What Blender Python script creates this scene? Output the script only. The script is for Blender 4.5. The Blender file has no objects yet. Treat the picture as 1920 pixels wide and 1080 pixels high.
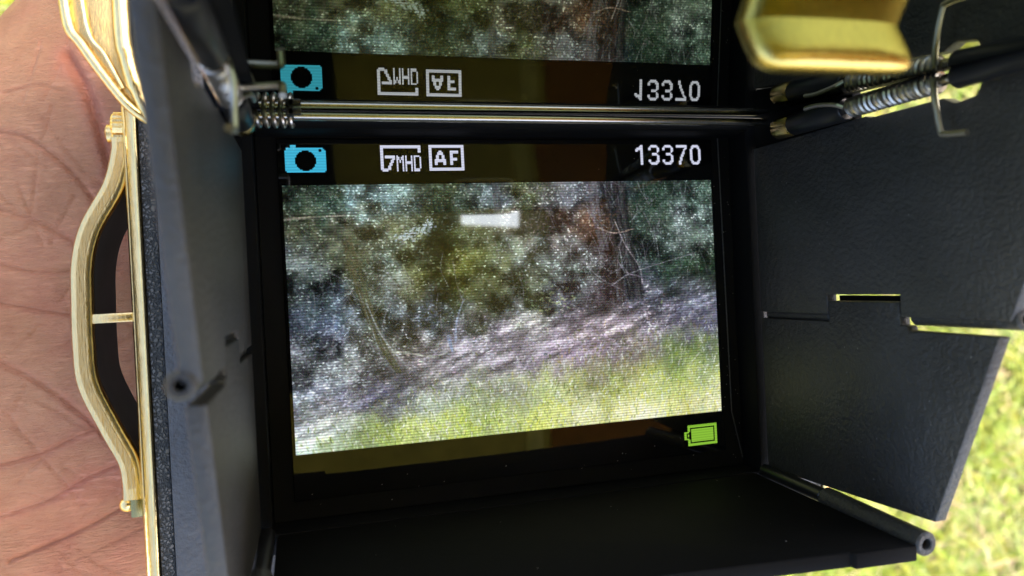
import bpy, bmesh, math, random
import numpy as np
from mathutils import Vector, Matrix
from math import radians as rad, sin, cos, pi

# 1 Blender unit = 1 cm (a miniature camera seen from six centimetres away)
sc = bpy.context.scene
sc.unit_settings.system = 'METRIC'
sc.unit_settings.scale_length = 0.01
rng = np.random.default_rng(7)
random.seed(7)

# ------------------------------------------------------------------ camera
CAMPOS = Vector((-1.705, 0.212, 5.851))
CAMROT = Matrix(((0.96100, 0.04965, -0.27205), (-0.04893, 0.99876, 0.00944), (0.27218, 0.00424, 0.96224)))
cd = bpy.data.cameras.new('camera')
cam = bpy.data.objects.new('camera', cd)
sc.collection.objects.link(cam)
cam.matrix_world = Matrix.Translation(CAMPOS) @ CAMROT.to_4x4()
cd.sensor_width = 36.0
cd.lens = 27.11
cd.clip_start = 0.02
cd.clip_end = 20000
cd.dof.use_dof = True
cd.dof.focus_distance = 5.95
cd.dof.aperture_fstop = 0.47
sc.camera = cam

# ------------------------------------------------------------------ world, sun, exposure
SUN_EL, SUN_AZ = rad(55), rad(88)          # azimuth clockwise from +Y
w = bpy.data.worlds.new('World'); sc.world = w; w.use_nodes = True
nt = w.node_tree; nt.nodes.clear()
o = nt.nodes.new('ShaderNodeOutputWorld'); bg = nt.nodes.new('ShaderNodeBackground')
sky = nt.nodes.new('ShaderNodeTexSky'); sky.sky_type = 'NISHITA'; sky.sun_disc = False
sky.sun_elevation = SUN_EL; sky.sun_rotation = SUN_AZ; sky.dust_density = 4.0; sky.air_density = 0.8; sky.ozone_density = 0.4
bg.inputs['Strength'].default_value = 0.15
nt.links.new(sky.outputs[0], bg.inputs[0]); nt.links.new(bg.outputs[0], o.inputs[0])
sl = bpy.data.lights.new('sun', 'SUN'); sl.energy = 3.5; sl.angle = rad(0.5); sl.color = (1, 0.94, 0.82)
so = bpy.data.objects.new('sun', sl); sc.collection.objects.link(so)
sd = Vector((sin(SUN_AZ) * cos(SUN_EL), cos(SUN_AZ) * cos(SUN_EL), sin(SUN_EL)))
so.rotation_euler = sd.to_track_quat('Z', 'Y').to_euler(); so.location = (40, 5, 60)
sc.view_settings.view_transform = 'Standard'; sc.view_settings.look = 'None'
sc.view_settings.gamma = 1; sc.view_settings.use_curve_mapping = False
EXPO = 2.3
sc.cycles.use_denoising = True
sc.view_settings.exposure = EXPO

# ------------------------------------------------------------------ materials
def newmat(name):
    m = bpy.data.materials.new(name); m.use_nodes = True
    t = m.node_tree; b = t.nodes['Principled BSDF']
    return m, t, b
def N(t, typ, **k):
    n = t.nodes.new(typ)
    for a, v in k.items(): setattr(n, a, v)
    return n
def ramp(t, src, stops):
    r = N(t, 'ShaderNodeValToRGB')
    e = r.color_ramp.elements
    while len(e) < len(stops): e.new(0.5)
    for el, (p, c) in zip(e, stops): el.position = p; el.color = (*c, 1)
    t.links.new(src, r.inputs[0]); return r
def noise(t, scale, detail=4, rough=0.55, vec=None):
    n = N(t, 'ShaderNodeTexNoise'); n.inputs['Scale'].default_value = scale
    n.inputs['Detail'].default_value = detail; n.inputs['Roughness'].default_value = rough
    if vec is not None: t.links.new(vec, n.inputs['Vector'])
    return n
def coords(t):
    return N(t, 'ShaderNodeTexCoord').outputs['Object']
def bump(t, b, h, strength, dist, normal=None):
    n = N(t, 'ShaderNodeBump'); n.inputs['Strength'].default_value = strength; n.inputs['Distance'].default_value = dist
    t.links.new(h, n.inputs['Height'])
    if normal: t.links.new(normal, n.inputs['Normal'])
    t.links.new(n.outputs[0], b.inputs['Normal']); return n.outputs[0]

def plastic(name, col, rough, scale=38, strength=0.35, dist=0.012, spec=0.45):
    m, t, b = newmat(name); v = coords(t)
    n = noise(t, scale, 3, 0.6, v); n2 = noise(t, 2.2, 5, 0.6, v)
    r = ramp(t, n2.outputs[0], [(0.3, tuple(c * 0.8 for c in col)), (0.7, tuple(c * 1.25 for c in col))])
    t.links.new(r.outputs[0], b.inputs['Base Color'])
    mp = N(t, 'ShaderNodeMapRange'); mp.inputs['To Min'].default_value = rough - 0.08; mp.inputs['To Max'].default_value = rough + 0.1
    t.links.new(n2.outputs[0], mp.inputs[0]); t.links.new(mp.outputs[0], b.inputs['Roughness'])
    b.inputs['Specular IOR Level'].default_value = spec
    bump(t, b, n.outputs[0], strength, dist)
    return m
M_HOOD = plastic('hood_plastic', (0.043, 0.041, 0.038), 0.44, 27, 0.9, 0.014, 0.5)
M_DECK = plastic('deck_plastic', (0.075, 0.071, 0.066), 0.52, 24, 0.8, 0.02, 0.5)
M_BLACK = plastic('matt_black', (0.004, 0.004, 0.004), 0.7, 40, 0.2, 0.006, 0.12)
M_BARREL = plastic('satin_black', (0.012, 0.012, 0.013), 0.3, 30, 0.1, 0.004, 0.5)

def metal(name, col, rough, scr=0.15, scale=9):
    m, t, b = newmat(name); v = coords(t)
    mpv = N(t, 'ShaderNodeMapping'); mpv.inputs['Scale'].default_value = (6, 1, 6); t.links.new(v, mpv.inputs[0])
    n = noise(t, scale, 6, 0.65, mpv.outputs[0])
    r = ramp(t, n.outputs[0], [(0.3, tuple(c * 0.82 for c in col)), (0.65, col)])
    t.links.new(r.outputs[0], b.inputs['Base Color'])
    b.inputs['Metallic'].default_value = 1
    mp = N(t, 'ShaderNodeMapRange'); mp.inputs['To Min'].default_value = max(0.02, rough - 0.06); mp.inputs['To Max'].default_value = rough + 0.12
    t.links.new(n.outputs[0], mp.inputs[0]); t.links.new(mp.outputs[0], b.inputs['Roughness'])
    bump(t, b, n.outputs[0], scr, 0.01)
    return m
M_GOLD = metal('polished_gold', (0.96, 0.71, 0.31), 0.11, 0.35)
M_GOLDS = metal('satin_gold', (0.88, 0.63, 0.22), 0.2, 0.4)
M_NUT = metal('dark_nut', (0.34, 0.30, 0.13), 0.25, 0.2)
M_TAB = metal('yellow_gold', (0.95, 0.73, 0.22), 0.2, 0.4)
M_BRONZE = metal('bronze_face', (0.72, 0.49, 0.19), 0.2, 0.5)
M_STEEL = metal('spring_steel', (0.62, 0.57, 0.48), 0.2, 0.1)
M_WIRE = metal('wire_steel', (0.66, 0.62, 0.55), 0.3, 0.1)

def mat_mirror():
    m, t, b = newmat('tinted_mirror'); v = coords(t)
    n = noise(t, 1.6, 3, 0.5, v)
    r = ramp(t, n.outputs[0], [(0.3, (0.25, 0.275, 0.14)), (0.7, (0.32, 0.345, 0.18))])
    t.links.new(r.outputs[0], b.inputs['Base Color'])
    b.inputs['Metallic'].default_value = 1; b.inputs['Roughness'].default_value = 0.015
    n2 = noise(t, 1.1, 2, 0.5, v); bump(t, b, n2.outputs[0], 0.05, 0.02)
    return m
M_MIRROR = mat_mirror()

def mat_leather():
    m, t, b = newmat('grained_leather'); v = coords(t)
    n = noise(t, 14, 4, 0.6, v)
    vo = N(t, 'ShaderNodeTexVoronoi'); vo.feature = 'DISTANCE_TO_EDGE'; vo.inputs['Scale'].default_value = 34
    mx = N(t, 'ShaderNodeVectorMath', operation='MULTIPLY_ADD'); mx.inputs[1].default_value = (0.08,) * 3
    t.links.new(n.outputs['Color'], mx.inputs[0]); t.links.new(v, mx.inputs[2]); t.links.new(mx.outputs[0], vo.inputs['Vector'])
    r = ramp(t, vo.outputs[0], [(0.0, (0.035, 0.032, 0.026)), (0.3, (0.11, 0.10, 0.08))])
    t.links.new(r.outputs[0], b.inputs['Base Color'])
    b.inputs['Roughness'].default_value = 0.38; b.inputs['Specular IOR Level'].default_value = 0.6
    h = ramp(t, vo.outputs[0], [(0.0, (0, 0, 0)), (0.2, (1, 1, 1))])
    bump(t, b, h.outputs[0], 1.0, 0.03)
    return m
M_LEATHER = mat_leather()

def mat_glass_black():
    m, t, b = newmat('display_glass'); v = coords(t)
    n = noise(t, 3, 3, 0.5, v)
    r = ramp(t, n.outputs[0], [(0.3, (0.003, 0.003, 0.003)), (0.7, (0.005, 0.005, 0.005))])
    t.links.new(r.outputs[0], b.inputs['Base Color'])
    b.inputs['Roughness'].default_value = 0.03; b.inputs['IOR'].default_value = 1.5
    return m
M_GLASS = mat_glass_black()

def mat_lcd(name, strength, base=None, lo=0.70, hi=1.27):
    """lit liquid crystal pixels under a glossy film; colour from the pixel attribute or one flat colour"""
    m, t, b = newmat(name); v = coords(t)
    b.inputs['Base Color'].default_value = (0.004, 0.004, 0.004, 1)
    b.inputs['Roughness'].default_value = 0.03; b.inputs['IOR'].default_value = 1.5
    if base is None:
        a = N(t, 'ShaderNodeAttribute'); a.attribute_name = 'pixel'; col = a.outputs['Color']
    else:
        rgb = N(t, 'ShaderNodeRGB'); rgb.outputs[0].default_value = (*base, 1); col = rgb.outputs[0]
    sx = N(t, 'ShaderNodeSeparateXYZ'); t.links.new(v, sx.inputs[0])
    mu = N(t, 'ShaderNodeMath', operation='MULTIPLY'); mu.inputs[1].default_value = 2 * pi / (3.5 / 320 * 1.9)
    t.links.new(sx.outputs['Y'], mu.inputs[0])
    si = N(t, 'ShaderNodeMath', operation='SINE'); t.links.new(mu.outputs[0], si.inputs[0])
    mp = N(t, 'ShaderNodeMapRange'); mp.inputs['From Min'].default_value = -1
    mp.inputs['To Min'].default_value = lo * strength; mp.inputs['To Max'].default_value = hi * strength
    t.links.new(si.outputs[0], mp.inputs[0])
    t.links.new(col, b.inputs['Emission Color']); t.links.new(mp.outputs[0], b.inputs['Emission Strength'])
    return m
LCD = 2 ** -EXPO
M_PIC = mat_lcd('lcd_picture', LCD)
M_WHITE = mat_lcd('lcd_white', LCD, (0.62, 0.64, 0.80), 0.84, 1.12)
M_CYAN = mat_lcd('lcd_cyan', LCD, (0.05, 0.44, 0.66), 0.84, 1.12)
M_GREEN = mat_lcd('lcd_green', LCD, (0.24, 0.50, 0.04), 0.84, 1.12)

# ------------------------------------------------------------------ mesh helpers
def link(o, parent=None):
    sc.collection.objects.link(o)
    if parent is not None: o.parent = parent
    return o
def obj_bm(name, bm, mat, parent=None, smooth=True, angle=35):
    bmesh.ops.recalc_face_normals(bm, faces=bm.faces)
    me = bpy.data.meshes.new(name); bm.to_mesh(me); bm.free()
    if mat: me.materials.append(mat)
    if smooth:
        me.polygons.foreach_set('use_smooth', [True] * len(me.polygons))
        me.set_sharp_from_angle(angle=rad(angle))
    return link(bpy.data.objects.new(name, me), parent)
def bm_box(bm, x0, x1, y0, y1, z0, z1, bev=0.0, seg=2):
    vs = [bm.verts.new(p) for p in ((x0,y0,z0),(x1,y0,z0),(x1,y1,z0),(x0,y1,z0),(x0,y0,z1),(x1,y0,z1),(x1,y1,z1),(x0,y1,z1))]
    fs = [bm.faces.new([vs[i] for i in f]) for f in ((3,2,1,0),(4,5,6,7),(0,1,5,4),(1,2,6,5),(2,3,7,6),(3,0,4,7))]
    if bev:
        es = list({e for f in fs for e in f.edges})
        bmesh.ops.bevel(bm, geom=es, offset=bev, segments=seg, profile=0.5, affect='EDGES')
def box(name, mat, parent, *a, bev=0.01, seg=2):
    bm = bmesh.new(); bm_box(bm, *a, bev=bev, seg=seg); return obj_bm(name, bm, mat, parent)
def bm_tube(bm, pts, r, n=12, cap=True):
    pts = [Vector(p) for p in pts]
    rs = r if isinstance(r, (list, tuple)) else [r] * len(pts)
    t0 = (pts[1] - pts[0]).normalized()
    u = t0.orthogonal().normalized(); rings = []
    for i, p in enumerate(pts):
        if i == 0: t = t0
        elif i == len(pts) - 1: t = (pts[i] - pts[i-1]).normalized()
        else: t = ((pts[i+1] - p).normalized() + (p - pts[i-1]).normalized()).normalized()
        u = (u - t * u.dot(t)).normalized(); v = t.cross(u)
        rings.append([bm.verts.new(p + (u * cos(2*pi*k/n) + v * sin(2*pi*k/n)) * rs[i]) for k in range(n)])
    for a, b in zip(rings, rings[1:]):
        for k in range(n): bm.faces.new((a[k], a[(k+1) % n], b[(k+1) % n], b[k]))
    if cap:
        bm.faces.new(rings[0][::-1]); bm.faces.new(rings[-1])
def tube(name, mat, parent, pts, r, n=12):
    bm = bmesh.new(); bm_tube(bm, pts, r, n); return obj_bm(name, bm, mat, parent)
def smooth_path(pts, sub=6):
    """Catmull-Rom through the points"""
    P = [Vector(p) for p in pts]; P = [2*P[0]-P[1]] + P + [2*P[-1]-P[-2]]; out = []
    for i in range(1, len(P) - 2):
        for k in range(sub):
            t = k / sub; a, b, c, d = P[i-1:i+3]
            out.append(0.5 * ((2*b) + (c-a)*t + (2*a-5*b+4*c-d)*t*t + (3*b-a-3*c+d)*t**3))
    out.append(P[-2]); return out
def bm_prism(bm, poly, fn, a, b, bev=0.0, seg=2):
    """polygon of (u,v) extruded from a to b; fn(u,v,w) gives the point"""
    v0 = [bm.verts.new(fn(u, v, a)) for u, v in poly]; v1 = [bm.verts.new(fn(u, v, b)) for u, v in poly]
    n = len(poly); fs = [bm.faces.new(v0[::-1]), bm.faces.new(v1)]
    for k in range(n): fs.append(bm.faces.new((v0[k], v0[(k+1) % n], v1[(k+1) % n], v1[k])))
    bmesh.ops.recalc_face_normals(bm, faces=fs)
    if bev:
        es = list({e for f in fs for e in f.edges})
        bmesh.ops.bevel(bm, geom=es, offset=bev, segments=seg, profile=0.5, affect='EDGES', clamp_overlap=True)
def prism(name, mat, parent, poly, fn, a, b, bev=0.01, seg=2):
    bm = bmesh.new(); bm_prism(bm, poly, fn, a, b, bev, seg); return obj_bm(name, bm, mat, parent)
def ring_tube(name, mat, parent, c0, c1, ro, ri, n=28, depth=0.25):
    """barrel with a hole sunk into its upper end c1"""
    c0, c1 = Vector(c0), Vector(c1); t = (c1 - c0).normalized(); u = t.orthogonal().normalized(); v = t.cross(u)
    bm = bmesh.new()
    prof = [(c0, 0.0), (c0, ro), (c1 - t*0.012, ro), (c1, ro - 0.012), (c1, ri + 0.006), (c1 - t*0.008, ri), (c1 - t*depth, ri), (c1 - t*depth, 0.0)]
    rings = []
    for c, r in prof:
        if r == 0: rings.append([bm.verts.new(c)])
        else: rings.append([bm.verts.new(c + (u*cos(2*pi*k/n) + v*sin(2*pi*k/n)) * r) for k in range(n)])
    for a, b in zip(rings, rings[1:]):
        for k in range(n):
            k2 = (k + 1) % n
            if len(a) == 1: bm.faces.new((a[0], b[k2], b[k]))
            elif len(b) == 1: bm.faces.new((a[k], a[k2], b[0]))
            else: bm.faces.new((a[k], a[k2], b[k2], b[k]))
    return obj_bm(name, bm, mat, parent)
def helix(c, axis, r, length, turns, per=14, start=0.0):
    c = Vector(c); ax = Vector(axis).normalized(); u = ax.orthogonal().normalized(); v = ax.cross(u)
    m = int(turns * per)
    return [c + ax * (length * i / m) + (u * cos(start + 2*pi*i/per) + v * sin(start + 2*pi*i/per)) * r for i in range(m + 1)]

# ------------------------------------------------------------------ ground: lawn
GZ = -92.0
def mat_lawn():
    m, t, b = newmat('lawn_thatch'); v = coords(t)
    n = noise(t, 0.16, 6, 0.6, v); n2 = noise(t, 1.3, 5, 0.7, v)
    r = ramp(t, n.outputs[0], [(0.38, (0.10, 0.14, 0.02)), (0.50, (0.18, 0.17, 0.06)), (0.62, (0.30, 0.22, 0.13))])
    mx = N(t, 'ShaderNodeMix', data_type='RGBA', blend_type='MULTIPLY'); mx.inputs[0].default_value = 0.7
    r2 = ramp(t, n2.outputs[0], [(0.3, (0.5, 0.5, 0.45)), (0.7, (1.2, 1.15, 1.0))])
    t.links.new(r.outputs[0], mx.inputs[6]); t.links.new(r2.outputs[0], mx.inputs[7])
    t.links.new(mx.outputs[2], b.inputs['Base Color']); b.inputs['Roughness'].default_value = 0.9
    bump(t, b, n2.outputs[0], 0.8, 0.8)
    return m
def build_lawn():
    bm = bmesh.new(); S = 6000
    bmesh.ops.create_grid(bm, x_segments=60, y_segments=60, size=S)
    for vtx in bm.verts:
        vtx.co.z = GZ
    g = obj_bm('lawn', bm, mat_lawn()); g['kind'] = 'structure'
    # blades
    n = 95000
    x = rng.uniform(-60, 150, n); y = rng.uniform(-85, 60, n)
    # thin patches where dry thatch shows
    gx = rng.random((44, 60)); 
    def samp(gr, px, py, cell):
        i = (px + 70) / cell; j = (py + 95) / cell
        i0 = np.floor(i).astype(int) % (gr.shape[1]-1); j0 = np.floor(j).astype(int) % (gr.shape[0]-1)
        fi = i - np.floor(i); fj = j - np.floor(j); fi = fi*fi*(3-2*fi); fj = fj*fj*(3-2*fj)
        return (gr[j0,i0]*(1-fi)+gr[j0,i0+1]*fi)*(1-fj) + (gr[j0+1,i0]*(1-fi)+gr[j0+1,i0+1]*fi)*fj
    dens = samp(gx, x, y, 5.0)
    keep = rng.random(n) < np.clip((0.80 - dens) * 3.2, 0.10, 1)
    x, y, dens = x[keep], y[keep], dens[keep]; n = len(x)
    L = rng.uniform(3.0, 8.0, n); wd = rng.uniform(0.16, 0.36, n)
    az = rng.uniform(0, 2*pi, n); tilt = rng.uniform(0.55, 1.35, n)
    bend = rng.uniform(0.1, 0.6, n)
    d = np.stack([np.cos(az), np.sin(az)], 1); s = np.stack([-d[:,1], d[:,0]], 1)
    V = np.zeros((n, 5, 3)); base = np.stack([x, y, np.full(n, GZ)], 1)
    for k, (tt, ww) in enumerate(((0.0, 1.0), (0.55, 0.85))):
        a = tilt + bend * tt
        pos = base.copy(); pos[:, :2] += d * (L * tt * np.sin(a))[:, None]; pos[:, 2] += L * tt * np.cos(a) * 0.8 + 0.02
        off = np.concatenate([s * (wd * ww / 2)[:, None], rng.uniform(-0.05, 0.05, (n, 1))], 1)
        V[:, 2*k] = pos - off; V[:, 2*k+1] = pos + off
    a = np.minimum(tilt + bend, 1.5)
    tip = base.copy(); tip[:, :2] += d * (L * np.sin(a))[:, None]; tip[:, 2] += L * np.cos(a) * 0.8 + 0.05
    V[:, 4] = tip
    me = bpy.data.meshes.new('grass')
    me.vertices.add(n * 5); me.vertices.foreach_set('co', V.reshape(-1).astype(np.float32))
    idx = np.arange(n)[:, None] * 5
    loops = np.concatenate([idx + np.array([[0, 1, 3, 2]]), idx + np.array([[2, 3, 4]])], 1).reshape(-1)
    me.loops.add(n * 7); me.loops.foreach_set('vertex_index', loops.astype(np.int32))
    me.polygons.add(n * 2)
    st = np.stack([np.arange(n) * 7, np.arange(n) * 7 + 4], 1).reshape(-1)
    me.polygons.foreach_set('loop_start', st.astype(np.int32))
    me.update(calc_edges=True)
    dry = rng.random(n) < np.clip((dens - 0.4) * 0.8, 0.04, 0.45)
    green = np.array([0.185, 0.235, 0.009]) * rng.uniform(0.6, 1.45, (n, 1)) * np.stack([rng.uniform(0.75, 1.35, n), np.ones(n), rng.uniform(0.6, 2.0, n)], 1)
    straw = np.array([0.42, 0.31, 0.16]) * rng.uniform(0.6, 1.2, (n, 1))
    c = np.where(dry[:, None], straw, green)
    c4 = np.repeat(np.concatenate([c, np.ones((n, 1))], 1), 2, 0)
    at = me.attributes.new('tint', 'FLOAT_COLOR', 'FACE'); at.data.foreach_set('color', c4.reshape(-1).astype(np.float32))
    m, t, b = newmat('grass_blade')
    an = N(t, 'ShaderNodeAttribute'); an.attribute_name = 'tint'
    t.links.new(an.outputs['Color'], b.inputs['Base Color']); b.inputs['Roughness'].default_value = 0.5
    tr = N(t, 'ShaderNodeBsdfTranslucent'); mxs = N(t, 'ShaderNodeMixShader'); mxs.inputs[0].default_value = 0.35
    t.links.new(an.outputs['Color'], tr.inputs[0]); t.links.new(b.outputs[0], mxs.inputs[1]); t.links.new(tr.outputs[0], mxs.inputs[2])
    t.links.new(mxs.outputs[0], t.nodes['Material Output'].inputs[0])
    me.materials.append(m)
    go = link(bpy.data.objects.new('grass', me)); go['kind'] = 'stuff'
    go['label'] = 'short sunlit yellow-green grass with dry straw patches'; go['category'] = 'grass'
build_lawn()

# ------------------------------------------------------------------ the miniature camera
toy = link(bpy.data.objects.new('toy_camera', None)); toy.location = (0, 0, 0)
toy['label'] = 'miniature black and gold twin-lens style camera with open viewing hood and lit screen'
toy['category'] = 'camera'

# body
bm = bmesh.new(); bm_box(bm, -2.70, 2.70, -2.30, 2.45, -4.2, -0.06, bev=0.12, seg=3)
body = obj_bm('body', bm, M_LEATHER, toy); body['label'] = 'black grained leather body'
# deck on top of the body: a ring round the viewing well
def ringplate(name, mat, parent, xo0, xo1, yo0, yo1, xi0, xi1, yi0, yi1, z0, z1, bev=0.012):
    bm = bmesh.new()
    O = [(xo0,yo0),(xo1,yo0),(xo1,yo1),(xo0,yo1)]; I = [(xi0,yi0),(xi1,yi0),(xi1,yi1),(xi0,yi1)]
    vo0 = [bm.verts.new((*p, z0)) for p in O]; vo1 = [bm.verts.new((*p, z1)) for p in O]
    vi0 = [bm.verts.new((*p, z0)) for p in I]; vi1 = [bm.verts.new((*p, z1)) for p in I]
    fs = []
    for k in range(4):
        j = (k+1) % 4
        fs += [bm.faces.new((vo0[k], vo0[j], vo1[j], vo1[k])), bm.faces.new((vi0[j], vi0[k], vi1[k], vi1[j])),
               bm.faces.new((vo1[k], vo1[j], vi1[j], vi1[k])), bm.faces.new((vo0[j], vo0[k], vi0[k], vi0[j]))]
    bmesh.ops.recalc_face_normals(bm, faces=fs)
    es = [e for e in bm.edges if abs((e.verts[0].co - e.verts[1].co).z) < 1e-6 and e.verts[0].co.z > z1 - 1e-6 and
          (abs(e.verts[0].co.x - e.verts[1].co.x) < 1e-6 or abs(e.verts[0].co.y - e.verts[1].co.y) < 1e-6)]
    bmesh.ops.bevel(bm, geom=es, offset=bev, segments=2, profile=0.5, affect='EDGES')
    return obj_bm(name, bm, mat, parent)
ringplate('deck', M_DECK, toy, -2.585, 2.585, -2.25, 2.40, -2.06, 2.06, -1.62, 1.50, -0.058, 0.07)
ringplate('well_frame', M_BLACK, toy, -2.058, 2.058, -1.618, 1.498, -1.93, 1.95, -1.47, 1.40, -0.05, 0.235)
# leather edge strip and gold trim down the left side (and right)
for s in (-1, 1):
    xs = sorted((s * 2.685, s * 2.588))
    box('leather_strip', M_LEATHER, toy, xs[0], xs[1], -2.2, 2.3, -0.08, 0.045, bev=0.02)
    bm = bmesh.new()
    pr = [(2.690, -0.30), (2.782, -0.30), (2.790, -0.02), (2.782, 0.035), (2.768, 0.055), (2.760, 0.047), (2.712, 0.050), (2.705, 0.060), (2.692, 0.05), (2.690, 0.0)]
    bm_prism(bm, pr, lambda u, v, wv: (s * u, wv, v), -2.25, 2.42, bev=0.004, seg=1)
    tr = obj_bm('gold_trim', bm, M_GOLD, toy); tr['label'] = 'polished gold edging'

# ---- display
bm = bmesh.new(); bm_box(bm, -1.925, 1.945, -1.465, 1.395, -0.045, -0.012, bev=0.004, seg=1)
scr = obj_bm('screen', bm, M_BLACK, toy); scr['label'] = 'lit colour screen at the bottom of the hood'
bm = bmesh.new(); bm_box(bm, -1.775, 1.775, -1.325, 1.325, -0.02, 0.0, bev=0.003, seg=1)
obj_bm('display_glass', bm, M_GLASS, scr)
# bezel edge that catches a thin line of light
bm = bmesh.new()
bm_tube(bm, [(1.835, 1.39, 0.0), (1.850, -1.0, 0.0), (1.93, -1.40, 0.01)], 0.005, 6)
obj_bm('bezel_edge', bm, M_HOOD, scr)

PX = 3.5 / 320
PH, PW = 270, 480        # picture resolution
def grid_noise(h, w_, ch, cw, seed, smooth=True):
    r = np.random.default_rng(seed); g = r.random((int(h / ch) + 3, int(w_ / cw) + 3))
    yy = np.arange(h)[:, None] / ch + r.random() ; xx = np.arange(w_)[None, :] / cw + r.random()
    y0 = np.floor(yy).astype(int); x0 = np.floor(xx).astype(int); fy = yy - y0; fx = xx - x0
    if smooth: fy = fy*fy*(3-2*fy); fx = fx*fx*(3-2*fx)
    y1 = np.minimum(y0+1, g.shape[0]-1); x1 = np.minimum(x0+1, g.shape[1]-1)
    return (g[y0, x0]*(1-fx) + g[y0, x1]*fx)*(1-fy) + (g[y1, x0]*(1-fx) + g[y1, x1]*fx)*fy
def picture():
    """the live view: a dark thicket, a bank of pale leaf litter, sunlit grass; painted leaf by leaf"""
    H, W = PH, PW; K = W / 320
    G = [  # olive tint of a glossy screen reflection is mixed into these colours
     [(50,62,48),(58,75,62),(95,115,112),(100,120,115),(75,85,75),(62,72,52),(80,90,85),(92,97,98),(72,77,52),(88,88,88),(92,94,98),(70,70,74),(48,58,58),(45,62,48),(60,76,66),(62,80,68)],
     [(74,78,58),(86,89,68),(96,101,84),(92,94,68),(82,86,60),(34,44,36),(72,78,56),(80,80,62),(105,96,92),(98,82,74),(98,74,58),(82,64,52),(45,58,48),(60,70,58),(100,112,106),(94,108,100)],
     [(92,100,98),(82,87,66),(70,72,50),(96,106,92),(88,92,62),(64,64,28),(88,92,50),(96,102,82),(102,108,98),(96,102,96),(90,88,86),(70,58,57),(50,58,53),(50,62,55),(76,86,79),(70,82,70)],
     [(60,68,63),(66,76,78),(73,79,64),(90,94,84),(76,77,48),(60,62,32),(80,83,47),(83,86,62),(76,79,64),(92,100,90),(90,98,92),(54,51,53),(62,66,73),(58,69,70),(47,65,50),(50,68,48)],
     [(62,70,80),(82,92,108),(70,78,76),(80,86,90),(75,82,90),(60,68,64),(75,78,58),(72,75,72),(98,108,85),(80,80,86),(86,81,86),(70,65,68),(86,83,94),(92,92,105),(86,89,104),(95,98,113)],
     [(72,80,90),(86,96,113),(70,78,78),(80,84,82),(88,92,97),(96,100,115),(106,109,128),(112,110,128),(106,106,122),(116,113,130),(122,116,132),(130,124,142),(122,117,132),(108,108,123),(88,91,112),(84,89,112)],
     [(72,80,88),(112,124,132),(76,81,88),(66,70,80),(95,95,108),(112,114,128),(116,119,132),(112,112,130),(119,116,137),(126,121,140),(126,121,137),(112,110,116),(112,112,104),(108,122,92),(94,116,74),(100,120,90)],
     [(112,120,145),(117,122,150),(82,85,112),(88,92,112),(130,140,138),(126,136,128),(126,136,116),(126,133,117),(141,151,116),(151,160,114),(122,126,92),(130,139,88),(152,158,98),(146,156,98),(140,156,88),(146,157,110)],
     [(154,170,172),(132,148,122),(116,133,92),(140,156,88),(156,167,110),(150,166,92),(140,156,92),(150,163,102),(162,170,96),(167,173,118),(172,175,140),(167,171,118),(178,179,152),(172,175,140),(167,168,106),(172,173,140)],
    ]
    G = np.array(G, float) / 255
    G[:5] *= np.array([0.96, 1.0, 1.04]); G[5:7] *= np.array([1.04, 1.04, 1.03]); G[7:] *= np.array([1.20, 1.21, 1.12]); G[5:7] *= np.array([1.16, 1.11, 1.08]); G[:5] *= 1.03
    def up(A, jit=0.0):
        yy = np.clip((np.arange(H) + 0.5) / H * 9 - 0.5, 0, 8); xx = np.clip((np.arange(W) + 0.5) / W * 16 - 0.5, 0, 15)
        jx = (grid_noise(H, W, 9*K, 9*K, 1) - 0.5) * jit; jy = (grid_noise(H, W, 9*K, 9*K, 2) - 0.5) * jit
        Y = np.clip(yy[:, None] + jy, 0, 7.999); X = np.clip(xx[None, :] + jx, 0, 14.999)
        y0 = Y.astype(int); x0 = X.astype(int); fy = (Y - y0)[..., None]; fx = (X - x0)[..., None]
        return (A[y0, x0]*(1-fx) + A[y0, x0+1]*fx)*(1-fy) + (A[y0+1, x0]*(1-fx) + A[y0+1, x0+1]*fx)*fy
    base = up(G, 1.3)
    u = np.broadcast_to((np.arange(W)[None, :] + 0.5) / W, (H, W)); v = np.broadcast_to((np.arange(H)[:, None] + 0.5) / H, (H, W))
    wob = (grid_noise(H, W, 8*K, 10*K, 3) - 0.5) * 0.08 + (grid_noise(H, W, 3*K, 3*K, 4) - 0.5) * 0.05
    bank = np.interp(u, [0, .06, .14, .22, .28, .40, .55, .72, .85, 1], [.86, .80, .72, .70, .63, .60, .54, .48, .44, .38]) + wob
    lawn = np.interp(u, [0, .12, .3, .5, .7, .82, 1], [.97, .90, .82, .76, .70, .65, .62]) + wob * 0.9
    m_for = 1 / (1 + np.exp((v - bank) * 70)); m_gr = 1 / (1 + np.exp(-(v - lawn) * 40)); m_bk = np.clip(1 - m_for - m_gr, 0, 1)
    cl = grid_noise(H, W, 20*K, 24*K, 11) * .55 + grid_noise(H, W, 9*K, 10*K, 12) * .5 + grid_noise(H, W, 4.5*K, 5*K, 13) * .35
    cl = (cl - cl.mean()) / cl.std()
    dark = np.clip(0.64 + 0.24 * cl, 0.25, 1.2)
    sl_ = (np.arange(W)[None, :] * .34 + np.arange(H)[:, None]).astype(int)
    def slant(ch, cw, seed): return grid_noise(int(H + W * .34) + 4, W, ch, cw, seed)[sl_, np.broadcast_to(np.arange(W)[None, :], (H, W))]
    streak = (slant(7*K, 30*K, 41) - .5) * .75 + (slant(3*K, 14*K, 42) - .5) * .8 + (slant(1.5*K, 5*K, 43) - .5) * .5
    bkb = base * .5 + base.mean(-1, keepdims=True) * .5 * np.array([1.03, 1.0, 1.03])
    base = base * (1 - m_bk[..., None]) + m_bk[..., None] * bkb * np.exp(streak * .82)[..., None]
    img = base * (m_for * dark + m_bk * 0.92 + m_gr * 0.98)[..., None]
    r = np.random.default_rng(77)
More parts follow.
